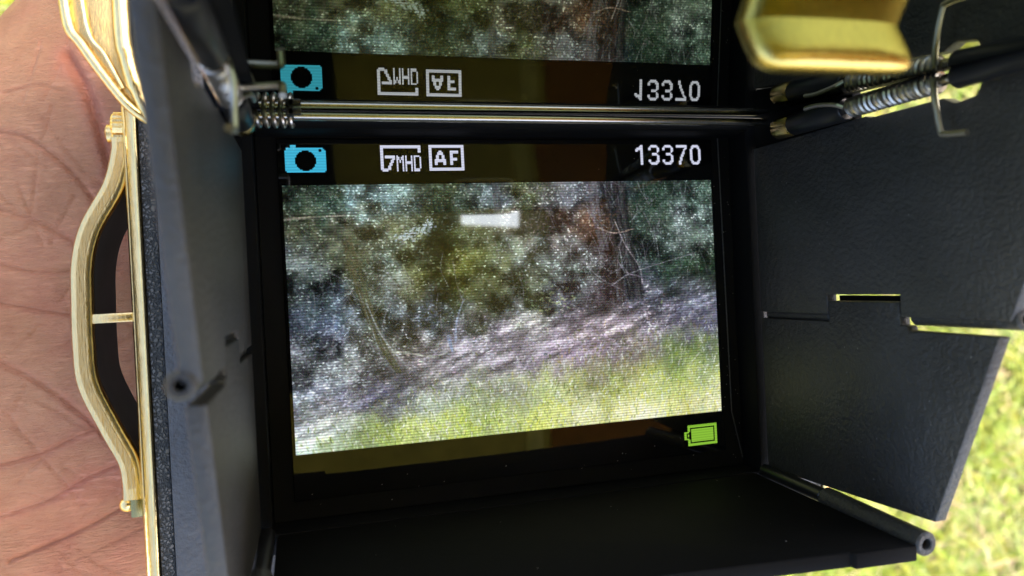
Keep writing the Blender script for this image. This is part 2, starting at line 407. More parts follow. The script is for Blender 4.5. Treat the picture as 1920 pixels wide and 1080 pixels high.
    def dab(x, y, a, L, wd, col, al):
        """one soft-edged stroke"""
        R_ = L + wd + 1.5
        xa, xb = max(int(x - R_), 0), min(int(x + R_) + 2, W); ya, yb = max(int(y - R_), 0), min(int(y + R_) + 2, H)
        if xa >= xb or ya >= yb: return
        dx = np.arange(xa, xb)[None, :] + .5 - x; dy = np.arange(ya, yb)[:, None] + .5 - y
        c_, s_ = cos(a), sin(a); p = dx * c_ + dy * s_; q = -dx * s_ + dy * c_
        d = np.hypot(np.maximum(np.abs(p) - L, 0), q) - wd
        m = (np.clip(0.5 - d, 0, 1) * al)[..., None]
        img[ya:yb, xa:xb] = img[ya:yb, xa:xb] * (1 - m) + m * col
    def gridcol(x, y): return base[min(max(int(y), 0), H-1), min(max(int(x), 0), W-1)]
    def line(pts, w0, w1, col, al, jit=.25):
        P = smooth_path([(px * W, py * H, 0) for px, py in pts], 8)
        for k in range(len(P) - 1):
            a, b = P[k], P[k+1]; t_ = k / max(len(P) - 2, 1); n_ = max(1, int((b - a).length / (2.2 * K)))
            for j in range(n_):
                c = a.lerp(b, (j + .5) / n_)
                dab(c.x, c.y, math.atan2(b.y - a.y, b.x - a.x), (b - a).length / n_ * .62, (w0 + (w1 - w0) * t_) * K * .5 * r.uniform(.75, 1.25),
                    np.array(col) * r.uniform(1 - jit, 1 + jit), al * r.uniform(.6, 1.0))
    # deep shade and mid-tone leaves, then lit leaves, in the thicket
    soft = np.exp(-(((u - .46) / .10) ** 2 + ((v - .40) / .16) ** 2)) + np.exp(-(((u - .10) / .08) ** 2 + ((v - .22) / .10) ** 2))   # hazier spots
    for n_, lo, hi, smin, smax, need in ((9000, .40, .95, .3, 1.0, -9), (9500, .85, 1.5, .15, .7, -.7), (7500, 1.25, 1.85, .1, .6, .05)):
        X = r.random(n_) * W; Y = r.random(n_) * H * .88
        for x, y in zip(X, Y):
            i, j = int(y), int(x)
            if r.random() > m_for[i, j] or cl[i, j] + r.normal() * .5 < need or (need > -5 and r.random() < soft[i, j] * .75): continue
            g = gridcol(x, y); k_ = r.uniform(lo, hi)
            col = g * k_
            if k_ > 1.4: col = col * .5 + .5 * np.array([.66, .71, .71]) * (0.55 + g.mean() * 1.5)
            a_ = r.normal() * .6 + (0 if u[i, j] < .6 else r.choice([0, 1.4]))
            dab(x, y, a_, r.uniform(smin, smax) * K, r.uniform(.25, .62) * K * .7, np.clip(col, .03, .93), r.uniform(.45, .95))
    # leaf litter
    for x, y in zip(r.random(26000) * W, r.random(26000) * H):
        i, j = int(y), int(x)
        if r.random() > m_bk[i, j]: continue
        k_ = np.exp(r.normal() * .36 + .16 * cl[i, j]); g = gridcol(x, y); g = g * .8 + g.mean() * .2; col = g * k_ * np.array([1 + r.normal()*.06, 1, 1 + r.normal()*.07])
        dab(x, y, -.30 + r.normal() * .5, r.uniform(.1, 1.1) * K, r.uniform(.18, .5) * K, np.clip(col, .05, .93), r.uniform(.4, .9))
    # grass
    for x, y in zip(r.random(24000) * W, r.random(24000) * H):
        i, j = int(y), int(x)
        if r.random() > m_gr[i, j]: continue
        g = gridcol(x, y); q_ = r.random()
        if q_ < .27: col = np.array([.84, .87, .82]) * r.uniform(.7, 1.1)
        elif q_ < .40 + .15 * u[i, j]: col = np.array([g[0] * 1.02, g[1] * .98, g[2] * .62]) * r.uniform(.85, 1.15)
        elif q_ < .62: col = np.array([.46, .54, .30]) * r.uniform(.75, 1.15)
        else: col = g * np.exp(r.normal() * .16)
        dab(x, y, -1.57 + .5 * (u[i, j] - .4) + r.normal() * .45, r.uniform(.3, 1.7) * K, r.uniform(.2, .55) * K, np.clip(col, .05, .95), r.uniform(.45, .9))
    # bring each neighbourhood back to its own tone
    bl = img[:H//9*9, :W//16*16].reshape(9, H//9, 16, W//16, 3).mean((1, 3))
    q = G / np.maximum(bl, .02); q = q * .45 + q.mean(-1, keepdims=True) * .55
    img *= np.clip(up(q), .6, 1.7)
    # trunks and branches
    for k in range(34):
        o_ = r.normal() * .016; cc = r.choice([.11, .15, .19, .25])
        line([(.745 + o_, .0), (.752 + o_ * .95, .2), (.765 + o_ * 1.05, .36), (.772 + o_ * 1.3, .485 + r.uniform(-.02, .02))], 1.4, 1.8, (cc, cc * .97, cc * 1.02), .42, .4)
    for k in range(8):
        o_ = r.uniform(-.010, .010)
        line([(.69 + o_, .0), (.70 + o_, .16), (.715 + o_, .28)], 1.8, 1.8, (.36, .35, .38), .4)
        line([(.458 + o_ * .7, .0), (.462 + o_ * .7, .11)], 1.6, 1.6, (.30, .32, .33), .5)
        line([(.125 + o_, .20), (.155 + o_, .42), (.187 + o_ * .8, .60), (.222 + o_ * .6, .72)], 1.8, 1.4, (.30, .30, .22), .38)
    line([(.16, .45), (.19, .58), (.235, .69)], .9, .9, (.60, .64, .66), .6)
    line([(.145, .40), (.165, .52), (.185, .66)], .6, .6, (.55, .60, .64), .5)
    line([(.215, .645), (.24, .65), (.275, .665)], 1.8, 1.2, (.72, .74, .68), .6, .4)
    line([(.265, .66), (.30, .672), (.33, .66)], 1.2, .9, (.62, .64, .60), .5, .4)
    for k in range(130):
        t_ = r.random(); dab((.232 + .085 * t_ + r.normal() * .004) * W, (.215 - .06 * t_ + r.normal() * .012) * H, -.5 + r.normal() * .4, r.uniform(.2, 1.0) * K, r.uniform(.25, .5) * K, np.array([.68, .75, .78]) * r.uniform(.75, 1.2), r.uniform(.4, .9))
    line([(.0, .125), (.08, .118), (.125, .116)], 1.2, .8, (.62, .60, .54), .6)
    line([(.35, .62), (.355, .54), (.372, .46)], 1.6, 1.0, (.58, .64, .76), .6); line([(.335, .60), (.342, .66)], 3, 1.2, (.52, .60, .78), .5)
    line([(.742, .16), (.765, .26), (.80, .36), (.806, .43)], .8, .7, (.64, .61, .64), .75)
    line([(.73, .43), (.77, .39), (.83, .36), (.95, .31)], .9, .6, (.52, .52, .56), .7)
    line([(.70, .19), (.74, .215), (.79, .20)], 1.1, .8, (.64, .55, .50), .7); line([(.745, .33), (.765, .38), (.80, .40)], .8, .7, (.60, .56, .62), .6)
    line([(.66, .33), (.70, .40), (.76, .46)], .8, .6, (.58, .55, .60), .5)
    for k in range(210):
        x0_, y0_ = (r.uniform(.66, .86), r.uniform(-.03, .38)) if k < 26 else (r.uniform(.44, .99), r.uniform(-.03, .38)) if k < 150 else (r.uniform(.02, .44), r.uniform(.25, .62))
        if y0_ > np.interp(x0_, [.0, .45, 1], [.7, .48, .30]): continue
        a_ = r.normal() * .55; l_ = r.uniform(.03, .13); sx = l_ * sin(a_) * .8; sy = l_ * abs(cos(a_)) * 1.5
        b_ = r.normal() * .006
        line([(x0_, y0_), (x0_ + sx * .5 + b_, y0_ + sy * .5), (x0_ + sx, y0_ + sy)], .55, .4, np.array([.52, .52, .56]) * r.uniform(.65, 1.2), r.uniform(.2, .55))
    for cx, cy, n_, col in ((.70, .15, 26, (.42, .29, .21)), (.345, .09, 60, (.12, .17, .13)), (.83, .10, 40, (.13, .21, .15)), (.17, .80, 60, (.29, .29, .43)), (.30, .50, 25, (.20, .20, .09)),
                            (.87, .37, 40, (.18, .27, .18)), (.05, .62, 30, (.18, .20, .15)), (.115, .73, 40, (.68, .75, .77)), (.66, .64, 18, (.34, .34, .2)), (.60, .475, 22, (.62, .68, .44)), (.76, .68, 40, (.34, .35, .27))):
        for k in range(n_ * 2):
            dab((cx + r.normal() * .028) * W, (cy + r.normal() * .030) * H, r.normal() * .5, r.uniform(.2, 1.3) * K, r.uniform(.3, .7) * K, np.array(col) * r.uniform(.7, 1.3), r.uniform(.3, .6))
    img = img.mean(-1, keepdims=True) * .2 + img * .8
    img = img + (r.random((H, W, 1)) - .5) * 0.07 + (r.random((H, W, 3)) - .5) * 0.05
    img = np.clip(0.5 + (img * 1.04 - 0.5) * 1.06, 0.03, 0.96)
    return np.where(img <= 0.04045, img / 12.92, ((img + 0.055) / 1.055) ** 2.4)
def build_picture():
    H, W = PH, PW
    lin = picture(); ps = 3.5 / W
    xs = -1.75 + np.arange(W + 1) * ps; ys = H / 2 * ps - np.arange(H + 1) * ps
    V = np.zeros((H + 1, W + 1, 3)); V[..., 0] = xs[None, :]; V[..., 1] = ys[:, None]; V[..., 2] = 0.003
    i = np.arange(H)[:, None] * (W + 1) + np.arange(W)[None, :]
    F = np.stack([i, i + W + 1, i + W + 2, i + 1], -1).reshape(-1, 4)
    me = bpy.data.meshes.new('picture')
    me.from_pydata(V.reshape(-1, 3).tolist(), [], F.tolist())
    at = me.attributes.new('pixel', 'FLOAT_COLOR', 'FACE')
    at.data.foreach_set('color', np.concatenate([lin, np.ones((H, W, 1))], -1).reshape(-1).astype(np.float32))
    me.materials.append(M_PIC)
    ob = link(bpy.data.objects.new('picture', me), scr); ob['label'] = 'live picture of a wooded bank above sunlit grass'
build_picture()

def lcd_pixels(name, mat, cells, x0, y0, sx=PX, sy=PX, label=None):
    """lit cells (col,row,[w,h]) in display pixels from the display's upper left corner"""
    bm = bmesh.new()
    for c in cells:
        cx, cy = c[0], c[1]; cw, chh = (c[2], c[3]) if len(c) == 4 else (1, 1)
        xa = -1.75 + x0 * PX + cx * sx; ya = 1.3125 - y0 * PX - cy * sy
        bm.faces.new([bm.verts.new(p) for p in ((xa, ya, .004), (xa, ya - chh*sy, .004), (xa + cw*sx, ya - chh*sy, .004), (xa + cw*sx, ya, .004))])
    ob = obj_bm(name, bm, mat, scr, smooth=False)
    if label: ob['label'] = label
def bitmap(rows):
    out = []
    for r_, line in enumerate(rows):
        c_ = 0
        while c_ < len(line):
            if line[c_] == '#':
                e = c_
                while e < len(line) and line[e] == '#': e += 1
                out.append((c_, r_, e - c_, 1)); c_ = e
            else: c_ += 1
    return out
# camera icon
cells = []
for r_ in range(20):
    for c_ in range(29):
        on = (1 <= c_ <= 27 or 3 <= r_ <= 17) and r_ >= 1 and r_ <= 18
        if (c_ - 14) ** 2 + (r_ - 10) ** 2 < 7.3 ** 2: on = False
        if c_ in (24, 25) and r_ in (2, 3): on = False
        if r_ == 1 and c_ > 26: on = False
        if on: cells.append((c_, r_, 1, 1))
cells += [(4, -1, 4, 2)]
lcd_pixels('camera_icon', M_CYAN, cells, 2.7, 3.9, PX * 0.92, PX * 0.92, 'cyan camera symbol')
B7 = ['############################', '############################', '##........................##', '##........................##', '##........................##',
      '##..........................', '##..........................', '##.#######.#...#.#...#.####.', '##.#######.##.##.#...#.#...#', '##......##.##.##.#...#.#...#', '##.....##..#.#.#.#...#.#...#',
      '##.....##..#.#.#.#####.#...#', '##....##...#...#.#####.#...#', '##....##...#...#.#...#.#...#', '##...##....#...#.#...#.#...#', '##...##....#...#.#...#.#...#', '#######....#...#.#...#.####.', '.####......#...#.#...#.####.']
lcd_pixels('resolution_icon', M_WHITE, bitmap(B7), 65.9, 3.2, label='white 7MHD symbol')
BA = ['#########################', '#########################', '##.....................##', '##.....................##', '##.....##......######..##', '##....####.....######..##', '##....####.....##......##',
      '##...##..##....##......##', '##...##..##....##......##', '##...##..##....#####...##', '##..########...#####...##', '##..########...##......##', '##..##....##...##......##', '##..##....##...##......##', '##.....................##', '##.....................##', '#########################', '#########################']
lcd_pixels('autofocus_icon', M_WHITE, bitmap(BA), 99.6, 2.9, label='white boxed AF symbol')
BB = ['...#########################', '...#########################', '...##.....................##', '...##.###################.##', '...##.###################.##', '####..###################.##', '##....###################.##', '##.#..###################.##',
      '##.#..###################.##', '##....###################.##', '####..###################.##', '...##.###################.##', '...##.###################.##', '...##.....................##', '...#########################', '...#########################']
lcd_pixels('battery_icon', M_GREEN, bitmap(BB), 287.0, 218.6, label='green battery symbol')
# frame counter
DG = {'1': ['.....##..', '....###..', '..#####..', '.######..', '.##..##..'] + ['.....##..'] * 10,
      '3': ['..#####..', '.#######.', '##.....##', '##.....##', '.......##', '.......#.', '...####..', '...#####.', '.......##', '.......##', '.......##', '##.....##', '##....###', '.#######.', '..#####..'],
      '7': ['#########', '#########', '.......##', '......##.', '......#..', '.....##..', '.....##..', '....##...', '....##...', '...##....', '...##....', '...##....', '..##.....', '..##.....', '..##.....'],
      '0': ['..#####..', '.#######.', '.##...##.', '##.....##', '##.....##', '##.....##', '##.....##', '##.....##', '##.....##', '##.....##', '##.....##', '##.....##', '.##...##.', '.#######.', '..#####..']}
for k, ch_ in enumerate('13370'):
    lcd_pixels('digit', M_WHITE, bitmap(DG[ch_]), 256.2 + k * 11.7, 2.8, PX * 1.01, PX, label='white digit ' + ch_)

# ---- hood
TOP = lambda y: 2.58 + 0.44 * y
def side_fn(s, inner, thick):
    # wall leaning slightly outwards with height
    return lambda u, v, wv: (s * (inner + 0.032 * (v - 0.25) + thick * wv), u, v)
for s in (1, -1):
    front = [(1.20, 0.27), (1.20, 1.52), (1.182, 1.56), (1.172, 2.14), (1.125, 2.22), (1.135, 2.36), (1.20, 2.40), (1.20, TOP(1.20)), (-0.145, TOP(-0.145)), (-0.145, 1.745), (0.0, 1.745), (0.0, 1.065), (-0.145, 1.065), (-0.145, 0.27)]
    rear = [(-0.195, 0.27), (-0.195, 1.075), (-0.048, 1.075), (-0.048, 1.735), (-0.20, 1.735), (-0.20, 1.79), (-0.232, 1.80), (-0.237, TOP(-0.237) - 0.03), (-1.42, TOP(-1.42) - 0.01), (-1.44, 0.27)]
    p = prism('hood_side_panel', M_HOOD, toy, front, side_fn(s, 2.0, 0.09), 0, 1, bev=0.012)
    p2 = prism('hood_side_panel', M_HOOD, toy, rear, side_fn(s, 2.0, 0.09), 0, 1, bev=0.012)
    # black strip standing in for the shaded end of the interlocking tab
    prism('tab_shade_strip', M_BLACK, toy, [(-0.09, 1.085), (-0.012, 1.085), (-0.012, 1.725), (-0.09, 1.725)], lambda u, v, wv: (s * (2.0 + 0.032 * (v - 0.25) + .092 + .03 * wv), u, v), 0, 1, bev=.004)
    # folding hinge barrel on the joint, its open end at the rim
    def wx(z, e=0.0): return s * (2.0 + 0.032 * (z - 0.25) + e)
    ring_tube('hinge_knuckle', M_HOOD, toy, (wx(1.80, .085), -0.140, 1.80), (wx(2.53, .085), -0.140, 2.545), 0.062, 0.026)
    ring_tube('hinge_knuckle', M_HOOD, toy, (wx(0.30, .09), -0.165, 0.30), (wx(1.03, .09), -0.165, 1.03), 0.058, 0.026)
    # rear corner barrel
    ring_tube('hinge_knuckle', M_HOOD, toy, (s * 1.985, -1.495, 1.02), (s * 2.005, -1.555, 1.93), 0.078, 0.034)
    ring_tube('hinge_knuckle', M_BARREL, toy, (s * 1.965, -1.46, 0.28), (s * 1.984, -1.492, 1.0), 0.058, 0.03)
# rear flap with a step in its rim near the corners
rear_poly = [(-1.90, 0.24), (1.90, 0.24), (1.93, 1.93), (1.50, 1.90), (1.49, 1.865), (0.30, 1.76), (-1.2, 1.72), (-1.49, 1.74), (-1.50, 1.90), (-1.93, 1.93)]
prism('hood_rear_flap', M_BLACK, toy, rear_poly, lambda u, v, wv: (u, -1.475 - 0.045 * (v - 0.24) - 0.10 * wv, v), 0, 1, bev=0.015)

# front flap with the mirror on its inner face
MY = lambda z: 1.432 - 0.075 * (z - 0.45)
flap_poly = [(-2.04, 0.40), (2.04, 0.40), (2.04, 4.3), (-2.04, 4.3)]
flap = prism('hood_front_flap', M_BLACK, toy, flap_poly, lambda u, v, wv: (u, MY(v) + 0.012 + 0.09 * wv, v), 0, 1, bev=0.012)
mp_ = [(-1.86, 0.46), (1.90, 0.46), (1.90, 4.2), (-1.86, 4.2)]
mir = prism('mirror', M_MIRROR, flap, mp_, lambda u, v, wv: (u, MY(v) + 0.010 * wv, v), 0, 1, bev=0)
mir['label'] = 'dark tinted mirror reflecting the screen'
# black ledge under the hinge rod
box('ledge', M_BLACK, toy, -1.92, 1.94, 1.342, 1.399, -0.01, 0.30, bev=0.012)
# horizontal hinge rod with a coil at its left end
RY, RZ = 1.398, 0.44
tube('hinge_rod', M_STEEL, toy, [(-1.93, RY, RZ), (2.05, RY, RZ - .05)], 0.032, 20)
tube('coil_spring', M_WIRE, toy, helix((-1.945, RY - .02, RZ), (1, 0, -.01), 0.050, 0.29, 5.5, 16), 0.017, 8)
bm = bmesh.new(); bm_box(bm, -1.685, -1.645, RY - .03, RY + .05, RZ - .02, RZ + .17, bev=.01); bm_box(bm, -1.70, -1.60, RY - .03, RY + .02, RZ + .13, RZ + .17, bev=.01)
obj_bm('spring_clip', bm, M_BARREL, toy)

# upright hinge at each front corner: collar, barrel, torsion spring, bent wire arms
for s in (1, -1):
    HX, HY = s * 2.0, 1.285
    box('corner_post', M_BLACK, toy, *sorted((s * 2.045, s * 2.12)), 1.205, 1.50, .236, 1.40, bev=.01)
    P = lambda z, dx=0.0, dy=0.0: (HX - s * .035 + s * 0.02 * (z - .7) + dx, HY - 0.02 * (z - .7) + dy, z)
    tube('hinge_collar', M_GOLD, toy, [P(.66), P(.68), P(.83), P(.85)], [.075, .085, .085, .075], 10)
    tube('hinge_barrel', M_BARREL, toy, [P(.85), P(.87), P(1.40), P(1.42)], [.07, .082, .082, .07], 24)
    tube('hinge_barrel', M_BARREL, toy, [P(2.30), P(2.32), P(3.05), P(3.07)], [.06, .072, .072, .06], 24)
    tube('hinge_pin', M_STEEL, toy, [P(1.3), P(2.4)], 0.034, 10)
    ax = Vector(P(2.2)) - Vector(P(1.46))
    tube('torsion_spring', M_WIRE, toy, helix(P(1.46), ax, 0.054, ax.length, 17.5, 14), 0.0168, 7)
    # upper arm lies along the side wall and turns up
    tube('spring_arm', M_WIRE, toy, smooth_path([P(2.20, -s*.05), P(2.22, -s*.075, -.10), P(2.25, -s*.075, -.29), P(2.28, -s*.075, -.325), P(2.42, -s*.065, -.34)], 5), 0.019, 8)
    # lower arm crosses to the mirror
    tube('spring_arm', M_WIRE, toy, smooth_path([P(1.46, -s*.06, .0), P(1.40, -s*.09, .03), P(1.27, -s*.10, .055), P(1.20, -s*.10, .06), P(1.12, -s*.10, .06)], 5), 0.017, 8)
# extra arm of the left spring reaching over the mirror
tube('spring_arm', M_WIRE, toy, smooth_path([(-1.93, 1.28, 1.62), (-1.86, 1.285, 1.63), (-1.74, 1.29, 1.65), (-1.71, 1.285, 1.67), (-1.71, 1.22, 1.72)], 5), 0.021, 8)

# gold tab near the rim, right of the mirror
def arc(cx, cy, r, a0, a1, n=7): return [(cx + r*cos(rad(a0 + (a1-a0)*k/n)), cy + r*sin(rad(a0 + (a1-a0)*k/n))) for k in range(n + 1)]
TZ = 3.10
bm = bmesh.new(); bmesh.ops.create_uvsphere(bm, u_segments=64, v_segments=32, radius=1)
sgn = lambda q, e: math.copysign(abs(q) ** e, q)
for v_ in bm.verts:
    lat = math.asin(max(-1, min(1, v_.co.z))); lon = math.atan2(v_.co.y, v_.co.x)
    cx_, sx_, cz_, sz_ = cos(lon), sin(lon), cos(lat), sin(lat)
    px_ = .385 * sgn(cx_, .28) * sgn(cz_, .55); py_ = .17 * sgn(sx_, .42) * sgn(cz_, .55); pz_ = .11 * sgn(sz_, .8)
    v_.co = (.515 + px_ - .03 * py_ / .17, 1.185 + py_, TZ - .05 - .30 * py_ + pz_)
gt = obj_bm('magnifier_tab', bm, M_TAB, toy, angle=80); gt['label'] = 'rounded gold pull tab'
# ---- gold side handle
hp = smooth_path([(a, b, 0) for a, b in [(-2.80, 1.33), (-2.805, 1.22), (-2.87, .99), (-3.02, .72), (-3.085, .48), (-3.10, .20), (-3.105, -.10), (-3.085, -.36), (-2.96, -.68), (-2.865, -.90), (-2.845, -1.05), (-2.845, -1.17)]], 6)
bm = bmesh.new(); prev = None
prof = [(-.072, -.70), (-.072, -.02), (-.056, .016), (-.04, .02), (.030, .02), (.050, .018), (.062, .008), (.070, -.02), (.070, -.70)]
for i, p in enumerate(hp):
    a, b = hp[max(i-1, 0)], hp[min(i+1, len(hp)-1)]
    t_ = (b - a).normalized(); nrm = Vector((-t_.y, t_.x, 0))
    ring = [bm.verts.new(p + nrm * u_ + Vector((0, 0, v_))) for u_, v_ in prof]
    if prev:
        for k in range(len(prof)): bm.faces.new((prev[k], prev[(k+1) % len(prof)], ring[(k+1) % len(prof)], ring[k]))
    else: bm.faces.new(ring)
    prev = ring
bm.faces.new(prev[::-1])
hd = obj_bm('side_handle', bm, M_GOLD, toy, angle=50); hd['label'] = 'bowed gold handle on the left side'
bm = bmesh.new(); prev = None
for i, p in enumerate(hp[2:-4]):
    i += 2; t_ = (hp[i+1] - hp[i-1]).normalized(); nrm = Vector((-t_.y, t_.x, 0))
    ring = [bm.verts.new(p + nrm * u_ + Vector((0, 0, v_))) for u_, v_ in ((-.026, .008), (-.024, .025), (.022, .025), (.024, .008))]
    if prev:
        for k in range(4): bm.faces.new((prev[k], prev[(k+1) % 4], ring[(k+1) % 4], ring[k]))
    else: bm.faces.new(ring)
    prev = ring
bm.faces.new(prev[::-1]); obj_bm('handle_face', bm, M_BRONZE, hd)
bm = bmesh.new(); prev = None  # black strip puts the dark reflection onto the handle's inner face
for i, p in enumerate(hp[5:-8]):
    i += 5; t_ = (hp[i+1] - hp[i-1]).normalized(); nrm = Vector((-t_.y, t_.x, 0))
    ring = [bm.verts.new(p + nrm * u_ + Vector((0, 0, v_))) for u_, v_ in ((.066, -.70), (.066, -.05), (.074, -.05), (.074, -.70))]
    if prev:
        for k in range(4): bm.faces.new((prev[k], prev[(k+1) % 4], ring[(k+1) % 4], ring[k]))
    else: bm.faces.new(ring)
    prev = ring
bm.faces.new(prev[::-1]); hl = obj_bm('handle_inner_shade', bm, M_BARREL, hd); hl['label'] = 'black strip for the dark reflection inside the handle'
box('crossbar', M_GOLD, hd, -3.06, -2.775, .055, .125, -.35, 0.0, bev=.015)
# fixing screws
def knurl(name, x0, x1, yc, zc, r, n=22):
    bm = bmesh.new(); rings = []
    for x_, k_ in ((x0, .86), (x0 + .015, 1), (x1, 1)):
        rings.append([bm.verts.new((x_, yc + r*k_*(1 - .07*(j % 2))*cos(2*pi*j/(2*n)), zc + r*k_*(1 - .07*(j % 2))*sin(2*pi*j/(2*n)))) for j in range(2*n)])
    for a, b in zip(rings, rings[1:]):
        for j in range(2*n): bm.faces.new((a[j], a[(j+1) % (2*n)], b[(j+1) % (2*n)], b[j]))
    bm.faces.new(rings[0][::-1]); bm.faces.new(rings[-1])
    return obj_bm(name, bm, M_GOLD, toy, angle=20)
knurl('fixing_screw', -2.865, -2.785, 1.41, -.10, .115)
tube('screw_cap', M_GOLD, toy, [(-2.915, 1.375, -.1), (-2.90, 1.375, -.1), (-2.866, 1.375, -.1)], [.04, .065, .065], 18)
box('fixing_nut', M_NUT, toy, -2.865, -2.785, -1.30, -1.15, -.18, .0, bev=.012)
bm = bmesh.new(); bmesh.ops.create_uvsphere(bm, u_segments=16, v_segments=10, radius=.055)
for v_ in bm.verts: v_.co += Vector((-2.895, -1.215, -.07))
obj_bm('screw_cap', bm, M_GOLD, toy)
# gold lug at the front left corner
lug = [(-3.08, 2.75), (-3.045, 2.06), (-2.97, 1.88), (-2.82, 1.63), (-2.70, 1.46), (-2.60, 1.40), (-2.555, 1.385), (-2.60, 1.55), (-2.66, 1.80), (-2.68, 2.0), (-2.69, 2.75)]
lg = prism('strap_lug', M_BRONZE, toy, lug, lambda u, v, wv: (u, v, 0.10 + .16 * wv), 0, 1, bev=.01)
lg['label'] = 'tapered gold strap lug'
z_ = .27
tube('lug_rim', M_GOLD, lg, smooth_path([(-3.06, 2.75, z_), (-3.03, 2.06, z_), (-2.95, 1.88, z_), (-2.80, 1.64, z_), (-2.69, 1.49, z_), (-2.58, 1.40, z_ - .03)], 6), [.035]*31, 12)
tube('lug_rim', M_GOLD, lg, smooth_path([(-2.70, 2.75, z_), (-2.70, 2.0, z_ + .04), (-2.68, 1.80, z_ + .05), (-2.63, 1.57, z_ + .03), (-2.56, 1.39, z_ - .02)], 6), [.055]*6 + [.055]*6 + [.05]*6 + [.04]*6 + [.015], 12)
tube('lug_rim', M_GOLD, lg, smooth_path([(-2.96, 2.75, z_ + .01), (-2.92, 2.02, z_ + .01), (-2.82, 1.82, z_), (-2.72, 1.60, z_)], 6), .016, 8)

# ------------------------------------------------------------------ the hand
def mat_skin():
    m, t, b = newmat('skin'); v = coords(t)
    n1 = noise(t, 0.75, 4, 0.55, v); n2 = noise(t, 2.6, 5, 0.65, v); n3 = noise(t, 16, 4, 0.6, v)
    r1 = ramp(t, n1.outputs[0], [(0.3, (0.46, 0.205, 0.092)), (0.5, (0.55, 0.25, 0.118)), (0.7, (0.55, 0.205, 0.108))])
    r2 = ramp(t, n2.outputs[0], [(0.3, (0.80, 0.72, 0.70)), (0.55, (1, 1, 1)), (0.75, (1.08, 1.12, 1.12))])
    mx = N(t, 'ShaderNodeMix', data_type='RGBA', blend_type='MULTIPLY'); mx.inputs[0].default_value = 0.8
    t.links.new(r1.outputs[0], mx.inputs[6]); t.links.new(r2.outputs[0], mx.inputs[7])
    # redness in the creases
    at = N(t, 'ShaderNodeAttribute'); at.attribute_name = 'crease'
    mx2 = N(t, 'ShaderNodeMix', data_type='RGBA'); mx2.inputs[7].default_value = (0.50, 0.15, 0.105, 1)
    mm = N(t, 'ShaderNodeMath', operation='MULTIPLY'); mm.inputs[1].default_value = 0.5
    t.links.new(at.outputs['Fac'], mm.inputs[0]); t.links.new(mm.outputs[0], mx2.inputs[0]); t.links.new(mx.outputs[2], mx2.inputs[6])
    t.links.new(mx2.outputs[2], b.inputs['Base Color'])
    b.inputs['Subsurface Weight'].default_value = 0.25; b.inputs['Subsurface Radius'].default_value = (1.0, 0.35, 0.2); b.inputs['Subsurface Scale'].default_value = 0.08
    b.inputs['Roughness'].default_value = 0.5; b.inputs['Specular IOR Level'].default_value = 0.4
    # criss-cross skin lines
    hs = None
    for ang, sc_, w_ in ((24, (2.2, 13, 6), 1.0), (-35, (2.0, 12, 6), 0.9), (-66, (2.6, 17, 7), 0.7)):
        mpv = N(t, 'ShaderNodeMapping'); mpv.inputs['Rotation'].default_value = (0, 0, rad(ang)); mpv.inputs['Scale'].default_value = sc_
        t.links.new(v, mpv.inputs[0]); nn = noise(t, 1.6, 5, 0.6, mpv.outputs[0])
        ab = N(t, 'ShaderNodeMath', operation='SUBTRACT'); ab.inputs[1].default_value = 0.5; t.links.new(nn.outputs[0], ab.inputs[0])
        a2 = N(t, 'ShaderNodeMath', operation='ABSOLUTE'); t.links.new(ab.outputs[0], a2.inputs[0])
        a3 = N(t, 'ShaderNodeMath', operation='MINIMUM'); a3.inputs[1].default_value = 0.06; t.links.new(a2.outputs[0], a3.inputs[0])
        a4 = N(t, 'ShaderNodeMath', operation='MULTIPLY'); a4.inputs[1].default_value = w_ * 14; t.links.new(a3.outputs[0], a4.inputs[0])
        if hs is None: hs = a4.outputs[0]
        else:
            ad = N(t, 'ShaderNodeMath', operation='ADD'); t.links.new(hs, ad.inputs[0]); t.links.new(a4.outputs[0], ad.inputs[1]); hs = ad.outputs[0]
    nb = bump(t, b, hs, 0.5, 0.03)
    bump(t, b, n3.outputs[0], 0.25, 0.012, nb)
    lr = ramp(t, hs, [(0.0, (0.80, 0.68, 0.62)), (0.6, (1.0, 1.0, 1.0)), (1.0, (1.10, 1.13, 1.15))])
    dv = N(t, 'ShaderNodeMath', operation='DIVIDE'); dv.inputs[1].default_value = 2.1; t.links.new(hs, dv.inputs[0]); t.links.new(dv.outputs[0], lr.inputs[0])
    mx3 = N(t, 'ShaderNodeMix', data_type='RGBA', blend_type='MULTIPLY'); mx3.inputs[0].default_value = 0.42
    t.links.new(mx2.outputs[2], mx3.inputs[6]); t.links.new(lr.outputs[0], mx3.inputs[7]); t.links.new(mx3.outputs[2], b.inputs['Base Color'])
    return m
